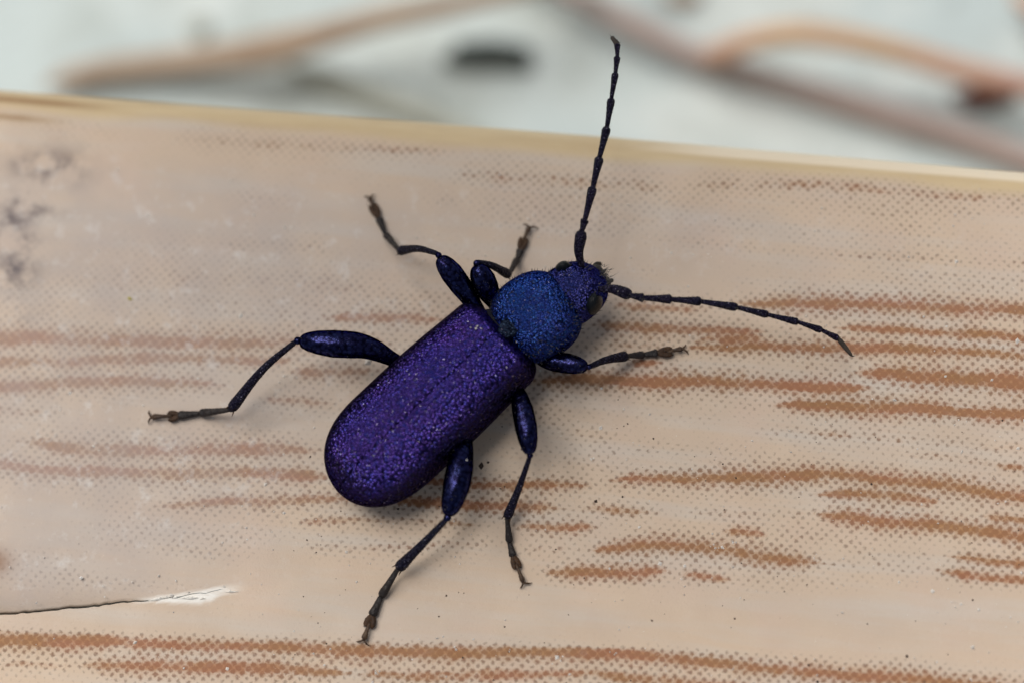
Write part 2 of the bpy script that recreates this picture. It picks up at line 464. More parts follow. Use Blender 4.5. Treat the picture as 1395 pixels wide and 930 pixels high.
for (mx, my, rx, ry, s) in [(70,228,34,18,.75),(30,225,14,12,.6),(40,285,26,16,.9),(12,300,24,16,.8),(36,328,12,14,1),(22,365,22,22,.9),(5,315,12,25,.7),(45,268,14,14,.6),(10,425,20,14,.5)]:
    mould = np.maximum(mould, min(1, s * 1.15) * np.exp(-(((X - mx) / (rx * 1.3)) ** 2 + ((Y - my) / (ry * 1.3)) ** 2)))
rust = 0.75 * np.exp(-(((X + 8) / 22) ** 2 + ((Y - 765) / 18) ** 2))
cy = np.interp(X, [p[0] for p in crack_px], [p[1] for p in crack_px])
below = Y - cy
torn = sstep(170, 215, X) * (1 - sstep(285, 345, X)) * sstep(-4, 0, below) * (1 - sstep(0.5, 1.0, below / (4 + 14 * np.clip(1 - np.abs(X - 275) / 75, 0, 1) + 4 * vnoise(X / 9, X * 0, 300))))
torn = np.clip(torn, 0, 1)
for nm, arr in (('tone', tone), ('rim', rim), ('rimdark', np.clip(rimdark, 0, 1)), ('rim_highlight', rim_highlight), ('dust', dust), ('mould', mould), ('rust', rust), ('torn', torn)):
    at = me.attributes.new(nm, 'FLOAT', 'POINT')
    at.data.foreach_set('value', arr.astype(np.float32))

def board_z(x, y):
    """height of the board's top at a world point"""
    u = x * CA + y * SA; v = -x * SA + y * CA
    return float(-(0.026 * (v + 0.8) ** 2 + 0.006 * (u - 1.2) ** 2) + 0.012 * (fbm(np.array([u * 0.9]), np.array([v * 2.0]), 21)[0] - 0.5))
def PB(x, y, h=0.0):
    p = P(x, y, h)
    for _ in range(3): p = P(x, y, board_z(p.x, p.y) + h)
    return p

# torn white fibres at the end of the crack
fv, ff = [], []
for k in range(9):
    x0 = random.uniform(205, 318); y0 = np.interp(x0, [p[0] for p in crack_px], [p[1] for p in crack_px]) + random.uniform(1, 13) * max(0.25, 1 - abs(x0 - 280) / 80)
    L = random.uniform(8, 30); dy = random.uniform(-.25, .1) * L * .5
    a = PB(x0 - L / 2, y0 - dy, 0.001); b = PB(x0 + L / 2, y0 + dy, random.uniform(0.001, 0.004))
    m = (a + b) / 2 + Vector((0, random.uniform(0.000, 0.004), random.uniform(0.001, 0.004)))
    n0 = len(fv)
    wv = Vector((0, random.uniform(0.003, 0.007), 0))
    fv += [a, m - wv, b, m + wv, m + Vector((0, 0, 0.004))]
    ff += [(n0, n0 + 1, n0 + 4), (n0 + 1, n0 + 2, n0 + 4), (n0 + 2, n0 + 3, n0 + 4), (n0 + 3, n0, n0 + 4), (n0, n0 + 3, n0 + 2, n0 + 1)]
inv = Rz.inverted()
tf = link_mesh('torn_fibre', [inv @ v for v in fv], ff, MAT['torn'], board, smooth=False)
tag(tf, 'white torn fibres at the end of the crack', kind='stuff')

# ------------------------------------------------------------------ lofted tubes
def catmull(pts, n):
    pts = [Vector(p) for p in pts]
    if len(pts) == 2:
        return [pts[0].lerp(pts[1], i / n) for i in range(n + 1)], [i / n for i in range(n + 1)]
    out, par = [], []
    m = len(pts) - 1
    for i in range(n + 1):
        f = i / n * m; k = min(int(f), m - 1); t = f - k
        p0 = pts[k - 1] if k > 0 else pts[0] * 2 - pts[1]
        p1, p2 = pts[k], pts[k + 1]
        p3 = pts[k + 2] if k + 2 <= m else pts[m] * 2 - pts[m - 1]
        out.append(0.5 * ((2 * p1) + (p2 - p0) * t + (2 * p0 - 5 * p1 + 4 * p2 - p3) * t * t + (3 * p1 - p0 - 3 * p2 + p3) * t ** 3))
        par.append(i / n)
    return out, par

def loft(path, rad, n=24, seg=14, flat=1.0, ref=Vector((0, 0, 1)), rough=0.0):
    """closed tube along path; rad is a list of (t, radius); flat squashes along ref"""
    pts, par = catmull(path, n)
    rt = [r[0] for r in rad]; rr = [r[1] for r in rad]
    verts, faces = [], []
    for i, (p, t) in enumerate(zip(pts, par)):
        tg = (pts[min(i + 1, n)] - pts[max(i - 1, 0)]).normalized()
        lat = tg.cross(ref)
        lat = lat.normalized() if lat.length > 1e-4 else Vector((1, 0, 0))
        nr = lat.cross(tg).normalized()
        r = float(np.interp(t, rt, rr))
        for s in range(seg):
            a = 2 * math.pi * s / seg
            k = 1 + rough * random.uniform(-1, 1)
            verts.append(p + lat * (math.cos(a) * r * k) + nr * (math.sin(a) * r * flat * k))
    for i in range(n):
        for s in range(seg):
            a = i * seg + s; b = i * seg + (s + 1) % seg
            faces.append((a, b, b + seg, a + seg))
    c0 = len(verts); verts.append(pts[0]); verts.append(pts[-1])
    for s in range(seg):
        faces.append((c0, (s + 1) % seg, s))
        faces.append((c0 + 1, n * seg + s, n * seg + (s + 1) % seg))
    return verts, faces

def merge(*parts):
    V, F = [], []
    for v, f in parts:
        n = len(V); V += list(v); F += [tuple(i + n for i in q) for q in f]
    return V, F

# ------------------------------------------------------------------ the background things on the ground
def stalk(name, path_px, hz, radii, mat, label, cat, group=None, nodes=()):
    pts = [P(x, y, GZ + h) for (x, y), h in zip(path_px, hz)]
    v, f = loft(pts, radii, 60, 12, rough=0.05)
    o = link_mesh(name, v, f, mat)
    return tag(o, label, cat, group)

tan = mat_plain('dry_stalk_tan', srgb(170, 152, 134), srgb(152, 132, 114), 3, 0.7)
shadow_pebble_grey = mat_plain('grey_shadow_and_pebble', srgb(166, 170, 162), srgb(150, 154, 146), 3, 0.8)  # grey of the painted stalk shadow, also used for a pebble
mauve = mat_plain('dry_stalk_mauve', srgb(176, 158, 152), srgb(162, 148, 144), 2, 0.8)
orange = mat_plain('dry_stalk_orange', srgb(198, 168, 134), srgb(190, 154, 142), 1.1, 0.7)
maroon = mat_plain('maroon_bark', srgb(92, 40, 24), srgb(64, 30, 22), 3, 0.7)
darkm = mat_plain('dark_debris', srgb(52, 62, 62), srgb(70, 76, 72), 3, 0.7)
stalk('dry_stalk', [(60,118),(130,98),(250,84),(350,72),(430,52),(520,26),(620,6),(760,-30),(900,-90)], [.12,.14,.2,.3,.4,.45,.5,.5,.4],
      [(0,.01),(.06,.055),(.3,.075),(.4,.095),(.55,.07),(.8,.05),(1,.03)], tan, 'tan dry stalk rising from the left behind the board', 'stalk', 'dry stalks on the ground')
stalk('stalk_shadow', [(390,92),(440,108),(500,130),(560,150),(600,168),(660,200)], [.08]*6,  # grey tube put in for a stalk's shadow on the ground
      [(0,.02),(.2,.07),(.6,.06),(1,.05)], shadow_pebble_grey, 'grey strip standing in for a stalk shadow, running down from the tan stalk', 'stalk', 'dry stalks on the ground')
stalk('mauve_stalk', [(700,-60),(780,-10),(850,28),(930,68),(1010,96),(1120,130),(1220,160),(1320,190),(1420,225),(1500,250)], [.2,.2,.2,.15,.12,.1,.1,.1,.1,.1],
      [(0,.05),(.3,.06),(.5,.055),(.7,.075),(1,.05)], mauve, 'long straight mauve grey stalk sloping down to the right', 'stalk', 'dry stalks on the ground')
stalk('orange_stalk', [(962,76),(985,70),(1020,56),(1080,46),(1150,54),(1230,72),(1300,94),(1380,112),(1480,130)], [.2,.3,.4,.5,.5,.45,.4,.35,.3],
      [(0,.02),(.04,.055),(.2,.06),(.5,.06),(.8,.065),(1,.05)], orange, 'arched orange tan stalk with a pinkish middle at upper right', 'stalk', 'dry stalks on the ground')
stalk('orange_stalk', [(1380,-12),(1400,4),(1440,30),(1500,60)], [.2,.2,.2,.2], [(0,.01),(.2,.05),(1,.05)], orange, 'orange stalk end just peeking in at the top right corner', 'stalk')

def lump(name, x, y, rx, ry, rz, mat, label, cat, ang=0.0, seed=0):
    r = random.Random(seed)
    c = P(x, y, GZ + rz * 0.7)
    bm = bmesh.new()
    bmesh.ops.create_icosphere(bm, subdivisions=3, radius=1)
    ph = [r.uniform(0, 6) for _ in range(6)]
    for v in bm.verts:
        p = v.co.copy()
        k = 1 + 0.18 * math.sin(3 * p.x + ph[0]) * math.cos(2.3 * p.y + ph[1]) + 0.12 * math.sin(5 * p.y + ph[2] + 3 * p.z) + 0.06 * math.sin(9 * p.x + ph[3])
        v.co = Vector((p.x * rx * k, p.y * ry * k, p.z * rz * k))
    me_ = bpy.data.meshes.new(name)
    bm.to_mesh(me_); bm.free()
    me_.polygons.foreach_set('use_smooth', [True] * len(me_.polygons)); me_.materials.append(mat)
    o = bpy.data.objects.new(name, me_); scene.collection.objects.link(o)
    o.location = c; o.rotation_euler = (0, 0, ang)
    return tag(o, label, cat)
lump('dark_bark_flake', 666, 76, .24, .085, .045, darkm, 'dark grey green flake on the pale ground behind the board', 'bark', -0.12, 1)
lump('maroon_bark_piece', 1338, 132, .16, .06, .06, maroon, 'dark maroon brown piece below the arched orange stalk', 'bark', -0.05, 2)
lump('orange_bud', 978, 76, .075, .05, .05, mat_plain('orange_bud', srgb(176, 112, 52), srgb(150, 92, 44)), 'small orange brown bud at the left end of the arched stalk', 'bud', 0.1, 3)
lump('grey_pebble', 272, 40, .07, .06, .04, shadow_pebble_grey, 'small grey pebble above the tan stalk', 'pebble', 0.3, 4)
lump('grey_pebble', 586, 156, .06, .05, .04, mat_plain('grey_pebble', srgb(130, 132, 124), srgb(150, 150, 142)), 'small grey pebble just behind the board edge', 'pebble', 0.3, 5)
lump('brown_crumb', 930, -4, .1, .04, .04, tan, 'brown crumb at the very top edge above the long antenna', 'crumb', 0.1, 6)

# ------------------------------------------------------------------ added leaves outside the frame, upper left, to block part of the sun
def shade_leaf_cluster(center, radii, n, size):
    rr = random.Random(5)
    V, F = [], []
    while n:
        q = Vector((rr.uniform(-1, 1), rr.uniform(-1, 1), rr.uniform(-1, 1)))
        if q.length > 1: continue
        n -= 1
        p = center + Vector((q.x * radii[0], q.y * radii[1], q.z * radii[2]))
        L = size * rr.uniform(.7, 1.3); W = L * .32
        rot = Matrix.Rotation(rr.uniform(0, 6.28), 3, 'Z') @ Matrix.Rotation(rr.gauss(0, .5), 3, 'X') @ Matrix.Rotation(rr.gauss(0, .4), 3, 'Y')
        n0 = len(V)
        prof = [(0, 0), (.2, .7), (.45, 1), (.75, .7), (1, 0)]
        for t, w in prof:
            V.extend([p + rot @ Vector((t * L, -w * W, .10 * L * w)), p + rot @ Vector((t * L, 0, -.12 * L * t * t)), p + rot @ Vector((t * L, w * W, .10 * L * w))])
        for k in range(4):
            a = n0 + 3 * k
            F.extend([(a, a + 1, a + 4, a + 3), (a + 1, a + 2, a + 5, a + 4)])
    return V, F
v, f = shade_leaf_cluster(Vector((-2.15, 2.75, 6.5)), (1.9, 1.6, 0.7), 52, 1.3)
added_shade_leaves = link_mesh('added_shade_leaves', v, f, mat_plain('shade_leaf_green', srgb(62, 78, 38), srgb(48, 62, 32), 1.5, 0.5))
tag(added_shade_leaves, 'added unseen leaves that block part of the sun, beyond the upper left of the picture', kind='stuff')

# ------------------------------------------------------------------ beetle materials
def mat_shell(name, c1, c2, c3, cells, bump, rough, metal=0.9, fine=1.0, spark=0.6, flk=0.55):
    t = Tree(name)
    co = t.coord()
    warp = t.n('ShaderNodeTexNoise'); t.t.links.new(co, warp.inputs['Vector']); warp.inputs['Scale'].default_value = cells * 0.35
    add = t.n('ShaderNodeVectorMath', operation='MULTIPLY_ADD')
    t.t.links.new(warp.outputs['Color'], add.inputs[0]); add.inputs[1].default_value = (0.35 / cells,) * 3; t.t.links.new(co, add.inputs[2])
    vw = add.outputs[0]
    pits = t.voronoi(vw, cells)
    wr = t.noise(vw, cells * 1.1, 3, 0.6, 0.6)
    fn = t.noise(co, cells * 3.2, 2)
    h = t.math('ADD', t.math('MULTIPLY', t.rng(pits, 0.0, 0.7, 1, 0, True), 1.0), t.math('MULTIPLY', wr, 0.55))
    h = t.math('ADD', h, t.math('MULTIPLY', fn, 0.22 * fine))
    big = t.noise(co, 4.5, 3)
    cellc = t.voronoi(vw, cells, out='Color')
    sep = t.n('ShaderNodeSeparateColor'); t.t.links.new(cellc, sep.inputs[0])
    col = t.mix(t.rng(big, 0.35, 0.65), c1, c2)
    col = t.mix(t.rng(sep.outputs[0], 0.55, 1.0, 0, 0.7), col, c3)
    col = t.mix(t.rng(pits, 0.40, 0.75, 0.0, 0.85), col, (0.004, 0.003, 0.012, 1))
    col = t.mix(t.attr('margin'), col, (0.030, 0.024, 0.034, 1))  # darkens elytra sides and apex in the colour, standing in for shade
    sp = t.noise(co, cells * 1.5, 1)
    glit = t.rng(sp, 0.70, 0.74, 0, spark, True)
    col = t.mix(glit, col, (0.75, 0.70, 0.95, 1))  # sparkling glints painted into the shell colour
    flake = t.voronoi(co, cells * 1.35, out='Color')
    dv = t.n('ShaderNodeVectorMath', operation='MULTIPLY_ADD'); t.t.links.new(flake, dv.inputs[0])
    dv.inputs[1].default_value = (flk,) * 3; dv.inputs[2].default_value = (-flk / 2,) * 3
    gn = t.n('ShaderNodeNewGeometry')
    ad = t.n('ShaderNodeVectorMath', operation='ADD'); t.t.links.new(gn.outputs['Normal'], ad.inputs[0]); t.t.links.new(dv.outputs[0], ad.inputs[1])
    nz = t.n('ShaderNodeVectorMath', operation='NORMALIZE'); t.t.links.new(ad.outputs[0], nz.inputs[0])
    nrm = t.bump(h, bump, 0.012, nz.outputs[0])
    rg = t.rng(fn, 0.3, 0.7, rough - 0.08, rough + 0.12)
    t.bsdf.inputs['Specular Tint'].default_value = (0.22, 0.18, 0.20, 1)
    return t.final(col, rg, metal, nrm, 0.5)

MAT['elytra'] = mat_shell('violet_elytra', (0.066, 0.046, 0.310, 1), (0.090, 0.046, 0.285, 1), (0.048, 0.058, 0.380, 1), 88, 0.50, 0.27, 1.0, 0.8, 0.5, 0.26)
MAT['pronotum'] = mat_shell('blue_pronotum', (0.030, 0.076, 0.350, 1), (0.048, 0.060, 0.330, 1), (0.040, 0.130, 0.440, 1), 115, 0.50, 0.28, 1.0, 0.8, 0.45, 0.26)
MAT['head'] = mat_shell('blue_violet_head', (0.050, 0.056, 0.250, 1), (0.036, 0.064, 0.280, 1), (0.08, 0.070, 0.28, 1), 115, 0.50, 0.30, 1.0, 0.8, 0.45, 0.26)
MAT['femur'] = mat_shell('blue_black_femur', (0.020, 0.025, 0.085, 1), (0.024, 0.022, 0.080, 1), (0.034, 0.045, 0.150, 1), 75, 0.08, 0.19, 1.0, 0.3, 0.0, 0.03)
MAT['tibia'] = mat_shell('blue_black_tibia', (0.016, 0.017, 0.032, 1), (0.014, 0.014, 0.034, 1), (0.030, 0.032, 0.060, 1), 95, 0.6, 0.38, 0.4, 1.0, 0.3, 0.2)
MAT['antenna'] = mat_shell('dark_violet_antenna', (0.020, 0.016, 0.038, 1), (0.016, 0.016, 0.036, 1), (0.040, 0.034, 0.070, 1), 95, 0.6, 0.42, 0.4, 1.0, 0.3, 0.2)
MAT['antenna_tip'] = mat_plain('grey_brown_antenna_tip', srgb(82, 74, 66), srgb(62, 56, 54), 30, 0.6)
MAT['tarsus'] = mat_plain('dark_brown_tarsus', srgb(34, 31, 34), srgb(50, 44, 42), 30, 0.45)
MAT['pad'] = mat_plain('brown_tarsal_pad', srgb(78, 54, 34), srgb(56, 40, 30), 30, 0.6)
MAT['claw'] = mat_plain('brown_claw', srgb(92, 72, 54), srgb(66, 50, 42), 30, 0.45)
MAT['under'] = mat_plain('black_underside', (0.004, 0.005, 0.010, 1), (0.008, 0.009, 0.014, 1), 20, 0.75)
MAT['scutellum'] = mat_shell('teal_scutellum', (0.040, 0.062, 0.110, 1), (0.030, 0.05, 0.10, 1), (0.06, 0.09, 0.15, 1), 100, 0.7, 0.38)
MAT['mouth'] = mat_plain('grey_brown_mouthparts', srgb(66, 62, 54), srgb(46, 42, 40), 40, 0.45)
MAT['membrane'] = mat_plain('pale_knee_membrane', srgb(120, 132, 136), srgb(80, 96, 104), 40, 0.35)
MAT['hair'] = mat_plain('grey_hair', srgb(92, 90, 88), srgb(60, 58, 60), 10, 0.5)
def mat_eye():
    t = Tree('compound_eye')
    v = t.voronoi(t.coord(), 190, rand=0.2)
    return t.final((0.007, 0.009, 0.011, 1), 0.32, 0.0, t.bump(t.rng(v, 0, 0.6, 1, 0), 0.5, 0.002), 0.2)
MAT['eye'] = mat_eye()
MAT['speck'] = mat_plain('pale_dust_speck', srgb(236, 232, 226), srgb(214, 206, 196), 30, 0.5)
MAT['darkspeck'] = mat_plain('dark_dirt_speck', srgb(86, 72, 62), srgb(60, 50, 46), 30, 0.7)

# ------------------------------------------------------------------ the beetle
beetle = bpy.data.objects.new('beetle', None)
scene.collection.objects.link(beetle)
beetle.empty_display_size = 0.2
tag(beetle, 'violet and blue metallic longhorn beetle walking across the board', 'beetle')

def frame(px, py, z, px2, py2, z2):
    """origin and axes: x forwards along the px line, y to the beetle's left, z up"""
    a = P(px, py, z); b = P(px2, py2, z2)
    x = (b - a).normalized(); y = Vector((0, 0, 1)).cross(x).normalized(); zz = x.cross(y)
    return a, b, x, y, zz

def interp(x, tab):
    return float(np.interp(x, [q[0] for q in tab], [q[1] for q in tab]))
def smooth_tab(tab, n=200):
    xs = np.linspace(tab[0][0], tab[-1][0], n); ys = np.interp(xs, [q[0] for q in tab], [q[1] for q in tab])
    return xs, ys

# --- elytra: lofted shells, split along the suture
EB, EA, ex, ey, ez = frame(687, 439, 0.34, 460, 661, 0.22)
# rebuild a level frame with x pointing to the rear
rear = (EA - EB); rear.z = 0; EL = rear.length * 1.0; rear.normalize()
lat = Vector((0, 0, 1)).cross(rear)          # beetle's left when looking to the rear is -lat
EL = EL + 0.01
def ely_w(s):
    w = 0.200 + 0.016 * sstep(0, 0.45, s)
    w *= 1 - 0.27 * (1 - math.sqrt(max(0.0, 1 - (1 - min(1.0, s / 0.075)) ** 2))) 
    if s > 0.66: w *= math.sqrt(max(0.0, 1 - ((s - 0.66) / 0.34) ** 2.5))
    return float(w)
def ely_top(s):
    z = 0.345 + 0.022 * math.sin(math.pi * min(1, s / 0.8)) - 0.05 * s
    z -= 0.095 * float(1 - sstep(0, 0.075, s)) ** 1.5
    return z
ZE = 0.135
def ely_h(s):
    h = ely_top(s) - ZE
    if s > 0.70: h *= max(0.0, 1 - ((s - 0.70) / 0.30) ** 2.6) ** 0.5
    return h
def build_elytron(side):
    ns, nt = 110, 34
    verts, faces = [], []
    th = 0.012
    sl = [1 - (1 - i / ns) ** 1.0 for i in range(ns + 1)]
    sl = [0.5 - 0.5 * math.cos(math.pi * q) for q in sl]
    for shell in (0, 1):
        for s in sl:
            w = max(1e-4, ely_w(s) - shell * th); h = max(1e-4, ely_h(s) - shell * th)
            for k in range(nt + 1):
                a = (math.pi / 2) * k / nt
                yy = w * (math.sin(a) ** (2 / 2.25)); hh = h * (max(0, math.cos(a)) ** (2 / 2.6))
                # margin tucks under a little
                yy *= 1 - 0.05 * float(sstep(0.85, 1, k / nt))
                groove = 0.005 * math.exp(-((yy) / 0.010) ** 2) * (1 if h > 0.02 else 0)
                hump = 0.010 * math.exp(-(((s - 0.10) / 0.06) ** 2 + ((yy - 0.135) / 0.035) ** 2))
                p = EB + rear * (s * EL) + lat * (side * (yy + 0.0004))
                p = Vector((p.x, p.y, ZE + max(0, hh - groove) + hump - (th * 0.5 if shell else 0)))
                verts.append(p)
    N = (ns + 1) * (nt + 1)
    for shell in (0, 1):
        o = shell * N
        for i in range(ns):
            for k in range(nt):
                a = o + i * (nt + 1) + k
                q = (a, a + 1, a + nt + 2, a + nt + 1)
                faces.append(q if (shell == 0) == (side > 0) else q[::-1])
    # rims
    def strip(ids):
        for a, b in zip(ids[:-1], ids[1:]): faces.append((a, b, b + N, a + N))
    strip([i * (nt + 1) for i in range(ns + 1)]); strip([i * (nt + 1) + nt for i in range(ns + 1)])
    strip(list(range(nt + 1))); strip([ns * (nt + 1) + k for k in range(nt + 1)])
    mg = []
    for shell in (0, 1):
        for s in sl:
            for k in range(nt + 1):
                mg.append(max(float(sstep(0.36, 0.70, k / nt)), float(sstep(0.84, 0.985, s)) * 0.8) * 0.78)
    return verts, faces, mg
for side, lab in ((1, 'right wing case'), (-1, 'left wing case')):
    v, f, mg = build_elytron(side)
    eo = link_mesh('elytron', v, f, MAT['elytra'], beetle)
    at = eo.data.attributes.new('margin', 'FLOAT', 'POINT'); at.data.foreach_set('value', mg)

# --- abdomen and hind thorax below the wing cases
ab = [EB - rear * 0.06 + Vector((0, 0, 0.20 - EB.z)), EB + rear * 0.2 + Vector((0, 0, 0.175 - EB.z)), EB + rear * (EL * 0.6) + Vector((0, 0, 0.16 - EB.z)), EB + rear * (EL * 0.93) + Vector((0, 0, 0.155 - EB.z))]
v, f = loft(ab, [(0, 0.04), (0.04, 0.10), (0.15, 0.165), (0.5, 0.175), (0.8, 0.14), (0.95, 0.07), (1, 0.01)], 40, 24, flat=0.62)
link_mesh('abdomen', v, f, MAT['under'], beetle)

# --- pronotum
def dome(name, a, b, widths, tops, bots, n_exp, mat, ns=60, nt=48, parent=None, z_side=0.45, crown=2.0):
    """closed body lofted from a to b: half widths, top and bottom heights along t"""
    x = (b - a); L = x.length; xd = x.normalized(); yd = Vector((0, 0, 1)).cross(xd).normalized()
    from_t = [q[0] for q in widths]
    verts, faces = [], []
    for i in range(ns + 1):
        t = 0.5 - 0.5 * math.cos(math.pi * i / ns)
        w = interp(t, widths); zt = interp(t, tops); zb = interp(t, bots)
        zm = zb + (zt - zb) * z_side
        base = a + xd * (t * L)
        for k in range(nt):
            an = 2 * math.pi * k / nt
            c, s = math.cos(an), math.sin(an)
            yy = w * math.copysign(abs(c) ** (2 / n_exp), c)
            zz = zm + (zt - zm if s > 0 else zm - zb) * math.copysign(abs(s) ** (2 / crown), s)
            verts.append(Vector((base.x + yd.x * yy, base.y + yd.y * yy, zz)))
    for i in range(ns):
        for k in range(nt):
            p = i * nt + k; q = i * nt + (k + 1) % nt
            faces.append((p, q, q + nt, p + nt))
    c0 = len(verts)
    verts.append(sum((verts[k] for k in range(nt)), Vector()) / nt); verts.append(sum((verts[ns * nt + k] for k in range(nt)), Vector()) / nt)
    for k in range(nt):
        faces.append((c0, (k + 1) % nt, k)); faces.append((c0 + 1, ns * nt + k, ns * nt + (k + 1) % nt))
    return link_mesh(name, verts, faces, mat, parent)
def curve_tab(fn, n=40): return [(i / n, fn(i / n)) for i in range(n + 1)]

pa = P(685, 453, 0.26); pb = P(778, 394, 0.26)
def pro_w(t):
    return 0.166 * max(0.0, 1 - abs((t - 0.47) / 0.56) ** 2.5) ** 0.5
def pro_top(t):
    return 0.20 + 0.135 * max(0.0, 1 - abs((t - 0.48) / 0.545) ** 2.4) ** 0.5
def pro_bot(t):
    return 0.16 - 0.08 * max(0.0, 1 - abs((t - 0.5) / 0.53) ** 2.4) ** 0.5
pron = dome('pronotum', pa, pb, curve_tab(pro_w), curve_tab(pro_top), curve_tab(pro_bot), 2.3, MAT['pronotum'], parent=beetle, z_side=0.42, crown=2.5)

# --- scutellum and the waist between the shields
wa = P(668, 470, 0.17); wb = P(712, 438, 0.17)
v, f = loft([wa, wa.lerp(wb, .5), wb], [(0, .02), (.1, .07), (.5, .10), (.9, .07), (1, .02)], 16, 28, flat=0.85)
link_mesh('waist', v, f, MAT['under'], beetle)
sc = P(692, 446, 0.318)
sd = rear; sl_ = lat
sv = []
for (i, j, h) in [(-.035,0,-.02),(-.03,.03,-.012),(0,.036,0),(.03,.022,.002),(.052,0,0),(.03,-.022,.002),(0,-.036,0),(-.03,-.03,-.012)]:
    sv.append(sc + sd * i + sl_ * j + Vector((0, 0, h)))
sv.append(sc + Vector((0, 0, .012)))
nv = len(sv)
sv += [p - Vector((0, 0, .03)) for p in sv[:8]]
sf = [(k, (k + 1) % 8, 8) for k in range(8)] + [(k, nv + k, nv + (k + 1) % 8, (k + 1) % 8) for k in range(8)]
link_mesh('scutellum', sv, sf, MAT['scutellum'], beetle)

# --- head
ha = P(752, 414, 0.24); hb = P(822, 372, 0.20)
def head_w(t):
    return interp(t, [(0, .08), (.10, .112), (.3, .120), (.5, .116), (.68, .104), (.82, .086), (.93, .058), (1, .012)])
def head_top(t):
    return interp(t, [(0, .25), (.15, .285), (.35, .302), (.6, .298), (.75, .278), (.88, .24), (1, .19)])
def head_bot(t):
    return interp(t, [(0, .16), (.3, .11), (.7, .10), (.9, .12), (1, .17)])
head = dome('head', ha, hb, curve_tab(head_w), curve_tab(head_top), curve_tab(head_bot), 2.0, MAT['head'], parent=beetle, z_side=0.5)

def ellipsoid(name, c, ax, mat, parent, sub=3, dent=None):
    bm = bmesh.new(); bmesh.ops.create_icosphere(bm, subdivisions=sub, radius=1)
    vv = []
    for q in bm.verts:
        k = 1.0
        if dent:
            dd, amt, wid = dent
            k -= amt * math.exp(-((q.co - dd).length / wid) ** 2)
        vv.append(c + (ax[0] * q.co.x + ax[1] * q.co.y + ax[2] * q.co.z) * k)
    ff = [[w.index for w in q.verts] for q in bm.faces]
    bm.free()
    return link_mesh(name, vv, ff, mat, parent)
hx = (hb - ha); hx.z = 0; hx.normalize(); hy = Vector((0, 0, 1)).cross(hx)
Zu = Vector((0, 0, 1))
el = P(769, 366, 0.235); er = P(809, 413, 0.235)
ellipsoid('compound_eye', el, (hx * .036 - hy * .006, hy * .026, Zu * .060), MAT['eye'], head, 3, (Vector((.9, .2, .5)), .25, .5))
ellipsoid('compound_eye', er, (hx * .042 + hy * .012, hy * .034, Zu * .062), MAT['eye'], head, 3, (Vector((.9, .2, .5)), .3, .5))
# mouthparts
mp = P(818, 377, 0.17)
ellipsoid('labrum', P(813, 380, 0.19), (hx * .030, hy * .042, Zu * .03), MAT['mouth'], head, 2)
for s in (1, -1):
    m0 = P(815, 379, 0.15) + hy * (.030 * s)
    v, f = loft([m0, m0 + hx * .018 + hy * (.004 * s), m0 + hx * .034 - hy * (.016 * s) - Zu * .02], [(0, .018), (.5, .016), (1, .004)], 10, 8)
    link_mesh('mandible', v, f, MAT['mouth'], head)
    p0 = P(815, 376, 0.13) + hy * (.040 * s)
    v, f = loft([p0, p0 + hx * .022 + hy * (.004 * s), p0 + hx * .036 - hy * (.002 * s) - Zu * .02], [(0, .006), (.6, .007), (.9, .009), (1, .003)], 10, 8)
    link_mesh('palp', v, f, MAT['mouth'], head)

# --- hairs collected over everything
HV, HF = [], []
def hair(p, d, L, w=0.0017):
    d = d.normalized()
    s = d.cross(Vector((0.3, 0.5, 0.8))).normalized() * w; q = d.cross(s).normalized() * w
    n0 = len(HV)
    mid = p + d * (L * .55) + Vector((0, 0, L * 0.05))
    HV.extend([p + s, p - s * .5 + q, p - s * .5 - q, p + d * L])
    HF.extend([(n0, n0 + 1, n0 + 3), (n0 + 1, n0 + 2, n0 + 3), (n0 + 2, n0, n0 + 3)])
def hairs_on(verts, faces, n, L, fwd, spread=0.5):
    ctr = sum(verts, Vector()) / len(verts)
    for _ in range(n):
        f = random.choice(faces); a, b, c = (verts[f[k]] for k in range(3))
        nr = (b - a).cross(c - a)
        if nr.length < 1e-12: continue
        nr.normalize()
        p = a.lerp(b, random.random()).lerp(c, random.random() * .5)
        d = nr * 0.75 + fwd * 0.7 + Vector((random.gauss(0, spread), random.gauss(0, spread), random.gauss(0, spread))) * .4
        hair(p - nr * .001, d, L * random.uniform(.6, 1.3))

# --- antennae
def antenna(joints, widths, tipfrom):
    """joints: (px, py, z); first piece is the scape and carries the others as children"""
    root = None
    for k in range(len(joints) - 1):
        a = P(*joints[k]); b = P(*joints[k + 1]); w = widths[k] * 1.05 / PXCM / 2
        ln = (b - a).length
        d = (b - a) / ln
        bow = Vector((0, 0, 0))
        if k == 0:
            path = [a - d * .012, a.lerp(b, .35) + joints_bow, a.lerp(b, .7) + joints_bow * .6, b]
            rad = [(0, w * .45), (.15, w * .62), (.5, w * .92), (.8, w * 1.05), (.95, w * .8), (1, w * .3)]
        elif k == len(joints) - 2:
            path = [a - d * .006, a.lerp(b, .5), b]
            rad = [(0, w * .6), (.2, w), (.6, w * .85), (.92, w * .6), (1, w * .15)]
        else:
            path = [a - d * .010, a.lerp(b, .5), b]
            rad = [(0, w * .50), (.12, w * .62), (.5, w * .82), (.85, w * 1.10), (.95, w * .98), (1, w * .45)]
        v, f = loft(path, rad, 16, 12)
        m = MAT['antenna_tip'] if k >= tipfrom else MAT['antenna']
        if root is None:
            root = link_mesh('antenna', v, f, m, beetle)
        else:
            link_mesh('antenna_segment', v, f, m, root)
        hairs_on(v, f, 60, 0.014, d)
joints_bow = Vector((-0.012, 0.0, 0.004))
